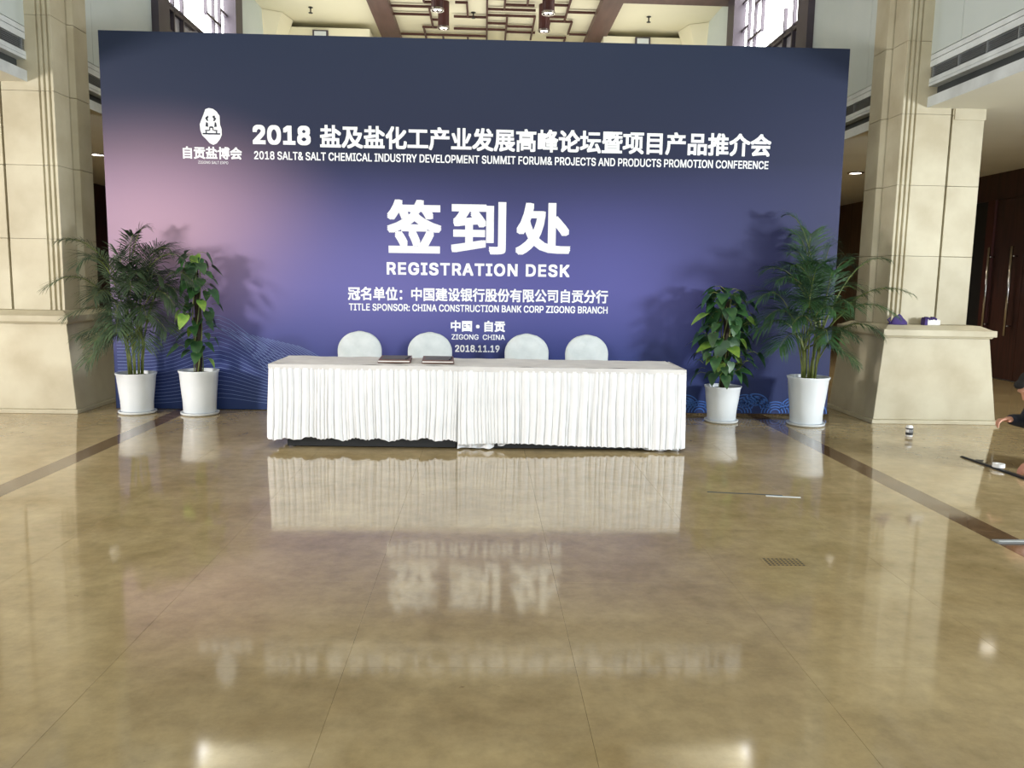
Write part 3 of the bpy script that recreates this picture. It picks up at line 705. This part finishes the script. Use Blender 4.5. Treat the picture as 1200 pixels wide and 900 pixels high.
tipsL = [(-4.29, 8.1, 1.34, .42, .22), (-4.18, 8.15, 1.80, .20, .22), (-4.0, 8.2, 1.58, .35), (-4.19, 8.25, 1.05, .30, .22), (-4.0, 8.3, .62, .22), (-4.05, 8.2, .86, .25, .22), (-3.57, 8.8, 1.98, .06, .2),
         (-3.66, 8.7, 1.9, .05, .2), (-3.29, 8.65, 1.76, .15), (-3.08, 8.5, 1.66, .25), (-2.97, 8.45, 1.42, .40), (-3.85, 8.75, 1.66, .15), (-3.72, 8.3, 1.05, .45), (-3.15, 8.4, 1.18, .45), (-3.22, 8.35, .92, .35),
         (-3.95, 8.5, 1.35, .35), (-3.5, 8.2, 1.35, .30), (-3.4, 8.3, 1.05, .35), (-3.62, 8.1, .92, .35), (-3.88, 8.2, .82, .35), (-3.30, 8.5, 1.45, .25), (-3.75, 8.6, 1.55, .18), (-3.45, 8.75, 1.72, .12), (-3.95, 8.7, 1.1, .4), (-3.38, 8.15, .78, .35), (-3.8, 8.05, 1.25, .3),
         (-3.2, 8.6, 1.3, .35), (-3.55, 8.45, 1.5, .2)]
palm((-3.74, 8.80, 0), .205, .165, .44, 'tall arching palm in a plain white pot beside the left column', tipsL, FRONDD, 7, 11, bound=(-4.5, 0, 9.04))
tipsR = [(4.39, 8.2, 1.44, .22, .22), (4.11, 8.2, 1.78, .12, .22), (4.25, 8.2, 1.22, .30, .22), (4.07, 8.1, 1.02, .30, .22), (3.85, 8.2, .98, .25, .2), (3.88, 8.2, .70, .22, .2), (3.28, 8.85, 2.26, .05, .22), (3.36, 8.85, 2.05, .08), (3.55, 8.8, 2.06, .05), (3.70, 8.6, 1.92, .08),
         (2.95, 8.45, 1.66, .15), (2.85, 8.35, 1.35, .3), (2.92, 8.3, 1.15, .3), (3.0, 8.25, 1.55, .2), (3.12, 8.2, 1.7, .1), (3.41, 8.15, 1.72, .1), (3.9, 8.6, 1.75, .15), (2.85, 8.35, 1.02, .3), (3.05, 8.2, .86, .3), (3.53, 8.0, 1.25, .2), (3.3, 8.1, 1.3, .25), (3.75, 8.1, 1.3, .25),
         (3.62, 8.3, 1.65, .1), (3.25, 8.5, 1.85, .08), (3.45, 7.95, .95, .3), (3.15, 8.15, 1.1, .3), (3.95, 8.4, 1.45, .25), (3.6, 8.8, 1.55, .2), (3.2, 8.7, 1.5, .2)]
palm((3.52, 8.55, 0), .215, .17, .53, 'bushy bright green palm in a wavy white pot by the right column', tipsR, FROND, 10, 23, wavy=.012, bound=(-1, 4.6, 9.04))

def heart(seed, m, ln=.13):
    """one pothos leaf with its petiole, stem end at the origin, blade drooping towards +x"""
    rn = random.Random(seed); mb = M(STEMM); pl = .10
    mb.tube([(0, 0, 0), (pl * .5, 0, .035), (pl, 0, .03)], .0028, 4, cap=False); mb.use(m); mb.smooth = True
    prof = [(0, -.0), (-.10, .20), (.0, .40), (.22, .47), (.5, .38), (.78, .2), (1, 0)]
    c = Vector((pl, 0, .03)); ang = rn.uniform(.3, .8); vs = [c]
    def P(u, v): return c + Vector((u * ln * cos(ang), v * ln, -u * ln * sin(ang) - .35 * ln * u * u + .10 * ln * abs(v) * 2 * (1 if seed % 2 else .4)))
    mid = [P(u, 0) for u in (0, .3, .6, 1)]
    vs = mid[:]; n0 = 4
    for sg in (-1, 1):
        for u, v in prof[1:-1]: vs.append(P(u, v * sg))
    f = []
    for k, o in ((0, 4), (1, 9)):
        q4 = [(0, o, o + 1), (0, o + 1, o + 2), (0, o + 2, 1), (1, o + 2, o + 3), (1, o + 3, 2), (2, o + 3, o + 4), (2, o + 4, 3)]
        f += q4 if k else [t[::-1] for t in q4]
    mb.add(vs, f); return mb.mesh('leaf')
HL = [heart(i, LEAFM, .12 + .02 * (i % 3)) for i in range(6)]; HY = [heart(i + 9, LEAFY, .15) for i in range(2)]
def pothos(loc, rt, rb, h, lab, n, ztop, rad, seed, pole=True, wavy=0, pale=.1, sc=1.0, dens=1):
    rn = random.Random(seed); t = thing('potted_pothos', lab, 'plant', loc); pot(t, rt, rb, h, wavy, seed)
    M(MOSS).tube([(0, 0, h - .05), (.01, 0, (h + ztop) / 2), (-.005, 0, ztop - .1)], [.035, .032, .028], 12).build('moss_pole', t)
    for k in range(4):
        a0 = k * 1.6; v = M(STEMM); v.smooth = True
        v.tube([(.045 * cos(a0 + z * 4), .045 * sin(a0 + z * 4), h - .04 + (ztop - h - .05) * z) for z in [q5 / 12 for q5 in range(13)]], .006, 6); v.build('vine', t)
    for k in range(n):
        zz = h + .10 + (ztop - h - .08) * ((k + rn.random()) / n) ** dens; a = k * 2.4 + rn.uniform(-.4, .4)
        f_ = (zz - h) / (ztop - h); r = rad * (.25 + .9 * sin(pi * min(1, f_ * .8 + .15))) * rn.uniform(.1, .75)
        y = sin(a) * r
        if loc[1] + y > 8.9: y = 8.88 - loc[1]; a = -abs(a % pi)
        o = link('leaf', rn.choice(HY) if rn.random() < pale else rn.choice(HL), t, loc=(cos(a) * r, y, zz))
        if loc[1] + y + sin(a) * .25 > 9.0: a = -a
        o.rotation_euler = (rn.uniform(-.3, .3), rn.uniform(-.3, .5), a); s2 = sc * rn.uniform(.75, 1.25); o.scale = (s2, s2, s2)
    return t
pothos((-3.06, 8.77, 0), .205, .17, .48, 'slender climbing pothos on a dark pole in a wavy white pot, left of the table', 70, 1.72, .20, 4, wavy=.018, pale=.18, dens=.75, sc=.8)
pothos((2.63, 8.68, 0), .195, .155, .40, 'dense bushy pothos in a smooth white pot between table and bright palm', 120, 1.42, .30, 6, pale=.05, sc=.95)

# ------------------------------------------------------------------ small things
t = thing('purple_cloth_bag', 'crumpled purple cloth bag on the ledge of the right column', 'bag', (4.60, 8.83, 1.09))
mb = M(PURPLE); mb.smooth = True; vs = []
for j in range(7):
    s_ = j / 6
    for i in range(16):
        a = 2 * pi * i / 16; r = .105 * (1 - s_) ** .6 * (1 + .15 * sin(a * 3 + j)) + .004; vs.append((r * cos(a) + .01 * s_, r * .32 * sin(a), .11 * s_ * (1 + .1 * sin(a * 2))))
mb.add(vs, [(j * 16 + i, j * 16 + (i + 1) % 16, (j + 1) * 16 + (i + 1) % 16, (j + 1) * 16 + i) for j in range(6) for i in range(16)] + [tuple(range(15, -1, -1)), tuple(96 + i for i in range(16))]); mb.build('cloth_body', t)
M(PURPLE).tube([(-.08, 0, .02), (-.115, 0, .055), (-.085, 0, .075)], .008, 6).build('cord', t)
t = thing('tissue_pack', 'white pack with a dark patterned wrapper on the right column ledge', 'pack', (4.98, 8.84, 1.09))
M(PAPER).box(-.06, .09, -.04, .04, 0, .065).build('pack_body', t, bevel=.01)
w_ = M(PURPLE)
for k in range(6): w_.box(-.09 + k * .024, -.076 + k * .024, -.045, .03, .062 + .008 * sin(k * 2), .085 + .008 * sin(k * 2))
w_.box(-.09, -.06, -.045, .04, 0, .07); w_.build('wrapper', t)
t = thing('drink_can', 'small white can with black bands standing on the floor before the right pedestal', 'can', (4.34, 7.93, 0))
mb = M(WPLAST); mb.smooth = True; mb.lathe([(.030, 0), (.034, .006), (.034, .10), (.027, .112), (.027, .115)], 20); mb.build('can_body', t)
mb = M(BLACK); mb.smooth = True; mb.lathe([(.0346, .018), (.0346, .045)], 20, cap0=False, cap1=False).lathe([(.0346, .075), (.0346, .09)], 20, cap0=False, cap1=False); mb.build('can_band', t)
mb = M(BLACK)
for k in range(5): mb.box(-.02 + k * .009, -.016 + k * .009, -.0352, -.0335, .045, .075)
mb.build('can_print', t)
t = thing('trunking_strip', 'long thin black strip lying on the floor at the right edge', 'strip', (4.36, 6.4, 0), rz=.0)
M(BLACK).add([(-.06, .58, 0), (-.035, .58, 0), (.05, -.65, 0), (-.03, -.65, 0), (-.055, .56, .012), (-.04, .56, .012), (.04, -.63, .014), (-.02, -.63, .014)],
             [(0, 1, 2, 3), (7, 6, 5, 4), (0, 4, 5, 1), (1, 5, 6, 2), (2, 6, 7, 3), (3, 7, 4, 0)]).build('strip_body', t)
M(BLACK).add([(-.02, .42, .001), (.03, .48, .001), (.055, .40, .012), (.0, .34, .010)], [(0, 1, 2, 3)]).build('loose_flap', t)
M(CHROME).tube([(-.02, -.25, .016), (-.07, -.32, .004), (.02, -.42, .016), (-.08, -.44, .004)], .006, 6).build('clip', t)
t = thing('tape_roll', 'flat white roll of tape on the black floor strip', 'tape', (4.36, 6.52, .014))
M(WPLAST).lathe([(.022, 0), (.048, 0), (.048, .03), (.022, .03), (.022, 0)], 24, cap0=False, cap1=False).build('tape_ring', t); M(PAPER).lathe([(.02, .002), (.02, .026)], 16).build('tape_core', t)
t = thing('floor_drain', 'small dark perforated metal plate set in the beige floor', 'drain', (1.66, 4.2, 0))
M(FLOORM).box(-.11, .11, -.07, .07, 0, .002).build('drain_plate', t)
mb = M(BLACK)
for a in range(9):
    for b in range(5): mb.lathe([(.0075, .0021), (.0075, .0026)], 6, -.092 + a * .023, -.048 + b * .024)
mb.build('drain_holes', t, 'stuff')
t = thing('metal_strip', 'thin dark and pale strip lying flat on the floor right of the table', 'strip', (1.97, 5.62, 0), rz=-.16)
M(DARKG).box(-.33, .20, -.006, .006, 0, .004).build('dark_bar', t); M(BANDW).box(.08, .32, -.04, -.022, 0, .004).build('pale_bar', t)
t = thing('floor_plate', 'flat grey plate on the floor at the far right edge by the dark stripe', 'plate', (3.20, 4.57, 0))
M(GRIL).box(-.12, .30, -.035, .035, 0, .008).build('plate_body', t, bevel=.002); M(BANDW).box(-.10, .28, -.012, .0, .008, .010).build('plate_ridge', t)
# ------------------------------------------------------------------ crouching person at the right edge
def remesh(name, mb, voxel, parent, smooth=6):
    o = mb.build(name, parent)
    r = o.modifiers.new('remesh', 'REMESH'); r.mode = 'VOXEL'; r.voxel_size = voxel; r.use_smooth_shade = True
    s_ = o.modifiers.new('smooth', 'SMOOTH'); s_.iterations = smooth; s_.factor = .5
    return o
def ball(mb, c, r, mtx=None, n=14):
    rx, ry, rz_ = (r, r, r) if not isinstance(r, (tuple, list)) else r; vs = []
    for j in range(n - 1):
        t = pi * (j + 1) / n
        for i in range(n * 2):
            a = pi * i / n; v = Vector((rx * sin(t) * cos(a), ry * sin(t) * sin(a), rz_ * cos(t)))
            vs.append((mtx @ (v + Vector(c))) if mtx else v + Vector(c))
    top, bot = Vector((0, 0, rz_)) + Vector(c), Vector((0, 0, -rz_)) + Vector(c)
    vs += [mtx @ top, mtx @ bot] if mtx else [top, bot]; m_ = n * 2; k = (n - 1) * m_
    f = [(j * m_ + i, (j + 1) * m_ + i, (j + 1) * m_ + (i + 1) % m_, j * m_ + (i + 1) % m_) for j in range(n - 2) for i in range(m_)]
    f += [(k, i, (i + 1) % m_) for i in range(m_)] + [(k + 1, (n - 2) * m_ + (i + 1) % m_, (n - 2) * m_ + i) for i in range(m_)]
    mb.add(vs, f)
def limb(mb, pts, rs, mtx=None):
    P = [Vector(p) for p in pts]
    if mtx: P = [mtx @ p for p in P]
    Q, R = [], []
    for i in range(len(P) - 1):
        for t in (0, .33, .66): Q.append(P[i].lerp(P[i + 1], t)); R.append(rs[i] * (1 - t) + rs[i + 1] * t)
    Q.append(P[-1]); R.append(rs[-1]); mb.tube(Q, R, 14)
    for p, r in zip(P, rs): ball(mb, p, r, n=8)
PX, PY = 5.0, 6.42
pr_ = thing('person', 'person in a dark shirt crouching at the right edge and reaching to the floor strip', 'person', (PX, PY, 0))
def L(x, y, z): return (x - PX, y - PY, z)
hd = Matrix.Translation(L(4.475, 6.40, .755)) @ Matrix.Rotation(radians(-58), 4, 'Y')   # local -x is the face, +z the crown; pitched forward-down
hd = Matrix.Translation(L(4.495, 6.40, .715)) @ Matrix.Rotation(radians(-48), 4, 'Y')
mb = M(SKIN)
ball(mb, (0, 0, .02), (.098, .077, .10), hd); ball(mb, (-.022, 0, -.045), (.068, .058, .075), hd); ball(mb, (-.055, 0, -.095), (.025, .028, .02), hd)
limb(mb, [(-.095, 0, .012), (-.112, 0, -.028)], [.009, .015], hd)                   # nose
ball(mb, (-.088, 0, .038), (.012, .05, .011), hd)                                   # brow
ball(mb, (-.090, 0, -.062), (.010, .024, .006), hd); ball(mb, (-.088, 0, -.074), (.010, .020, .007), hd)   # lips
for s in (-1, 1): ball(mb, (.008, s * .080, -.005), (.020, .010, .032), hd); ball(mb, (-.062, s * .038, -.02), (.025, .022, .022), hd)
limb(mb, [L(4.56, 6.40, .68), L(4.68, 6.41, .66)], [.055, .062])                    # neck
limb(mb, [L(4.74, 6.41, .60), L(4.92, 6.43, .46), L(5.10, 6.45, .30)], [.135, .13, .14])
def hand(w, d, upv, curl, s):
    w = Vector(w); d = Vector(d).normalized(); upv = Vector(upv).normalized(); sd = d.cross(upv).normalized() * s
    limb(mb, [w, w + d * .03], [.026, .024])
    for k in range(4): limb(mb, [w + d * .02 + sd * (.011 * (k - 1.5)), w + d * .085 + sd * (.019 * (k - 1.5))], [.015, .0125])
    for k, ln_ in enumerate((.078, .088, .082, .064)):
        b = w + d * .088 + sd * (.0205 * (k - 1.5)); c1 = curl[k]
        d1 = (d * cos(c1) - upv * sin(c1)); d2 = (d * cos(c1 * 2.1) - upv * sin(c1 * 2.1)); d3 = (d * cos(c1 * 2.9) - upv * sin(c1 * 2.9))
        p1 = b + d1 * ln_ * .45; p2 = p1 + d2 * ln_ * .32; p3 = p2 + d3 * ln_ * .23
        limb(mb, [b, p1, p2, p3], [.0100, .0090, .0082, .0070])
    t0 = w + d * .03 - sd * .024; t1 = t0 + (d * .5 - sd * .7 - upv * .3).normalized() * .038; t2 = t1 + (d * .9 - sd * .2 - upv * .3).normalized() * .032
    limb(mb, [t0, t1, t2], [.0135, .0105, .0085])
# right arm (far side) reaches out to the left, left arm (near side) works on the floor
limb(mb, [L(4.74, 6.60, .62), L(4.66, 6.68, .38), L(4.405, 6.50, .425)], [.052, .042, .027]); hand(L(4.40, 6.497, .426), (-1, -.28, .02), (0, .25, 1), (.25, .5, .6, .7), 1)
limb(mb, [L(4.74, 6.22, .62), L(4.70, 6.16, .34), L(4.485, 6.27, .135)], [.052, .042, .027]); hand(L(4.48, 6.272, .13), (-.75, .12, -.62), (-.6, 0, .78), (.3, .35, .4, .45), -1)
for s in (-1, 1):
    y = 6.45 + s * .11
    limb(mb, [L(5.10, y, .29), L(4.78, 6.45 + s * .20, .42), L(5.0, 6.45 + s * .16, .12)], [.095, .062, .045])
body = remesh('body', mb, .0065, pr_, 3)
for s in (-1, 1):
    e_ = M(BLACK); e_.smooth = True; ball(e_, (-.0895, s * .031, .014), (.006, .011, .005), hd, 8); e_.build('eye', pr_)
h_ = M(HAIR); ball(h_, (.022, 0, .040), (.094, .083, .092), hd); ball(h_, (.05, 0, .0), (.068, .079, .08), hd); ball(h_, (-.055, 0, .088), (.045, .06, .028), hd)
remesh('hair', h_, .007, pr_, 2)
s1 = M(SHIRT)
limb(s1, [L(4.66, 6.41, .645), L(4.76, 6.41, .59), L(4.94, 6.43, .45), L(5.12, 6.45, .30)], [.085, .158, .155, .16])
for s in (-1, 1): ball(s1, L(4.75, 6.41 + s * .17, .62), .082)
limb(s1, [L(4.74, 6.60, .62), L(4.66, 6.68, .38), L(4.435, 6.52, .422)], [.072, .062, .046]); limb(s1, [L(4.74, 6.22, .62), L(4.70, 6.16, .34), L(4.52, 6.25, .17)], [.072, .062, .046])
remesh('shirt', s1, .009, pr_)
s2_ = M(TROUS)
limb(s2_, [L(5.10, 6.40, .29), L(5.12, 6.50, .29)], [.155, .155])
for s in (-1, 1):
    y = 6.45 + s * .11; limb(s2_, [L(5.10, y, .29), L(4.78, 6.45 + s * .20, .42), L(4.99, 6.45 + s * .165, .14), L(5.0, 6.45 + s * .16, .10)], [.115, .082, .066, .064])
remesh('trousers', s2_, .010, pr_)
for s in (-1, 1):
    sh = M(SHOE); y = 6.45 + s * .16
    limb(sh, [L(5.04, y, .045), L(4.92, y, .045), L(4.81, y + s * .01, .034)], [.042, .044, .032]); remesh('shoe', sh, .008, pr_)
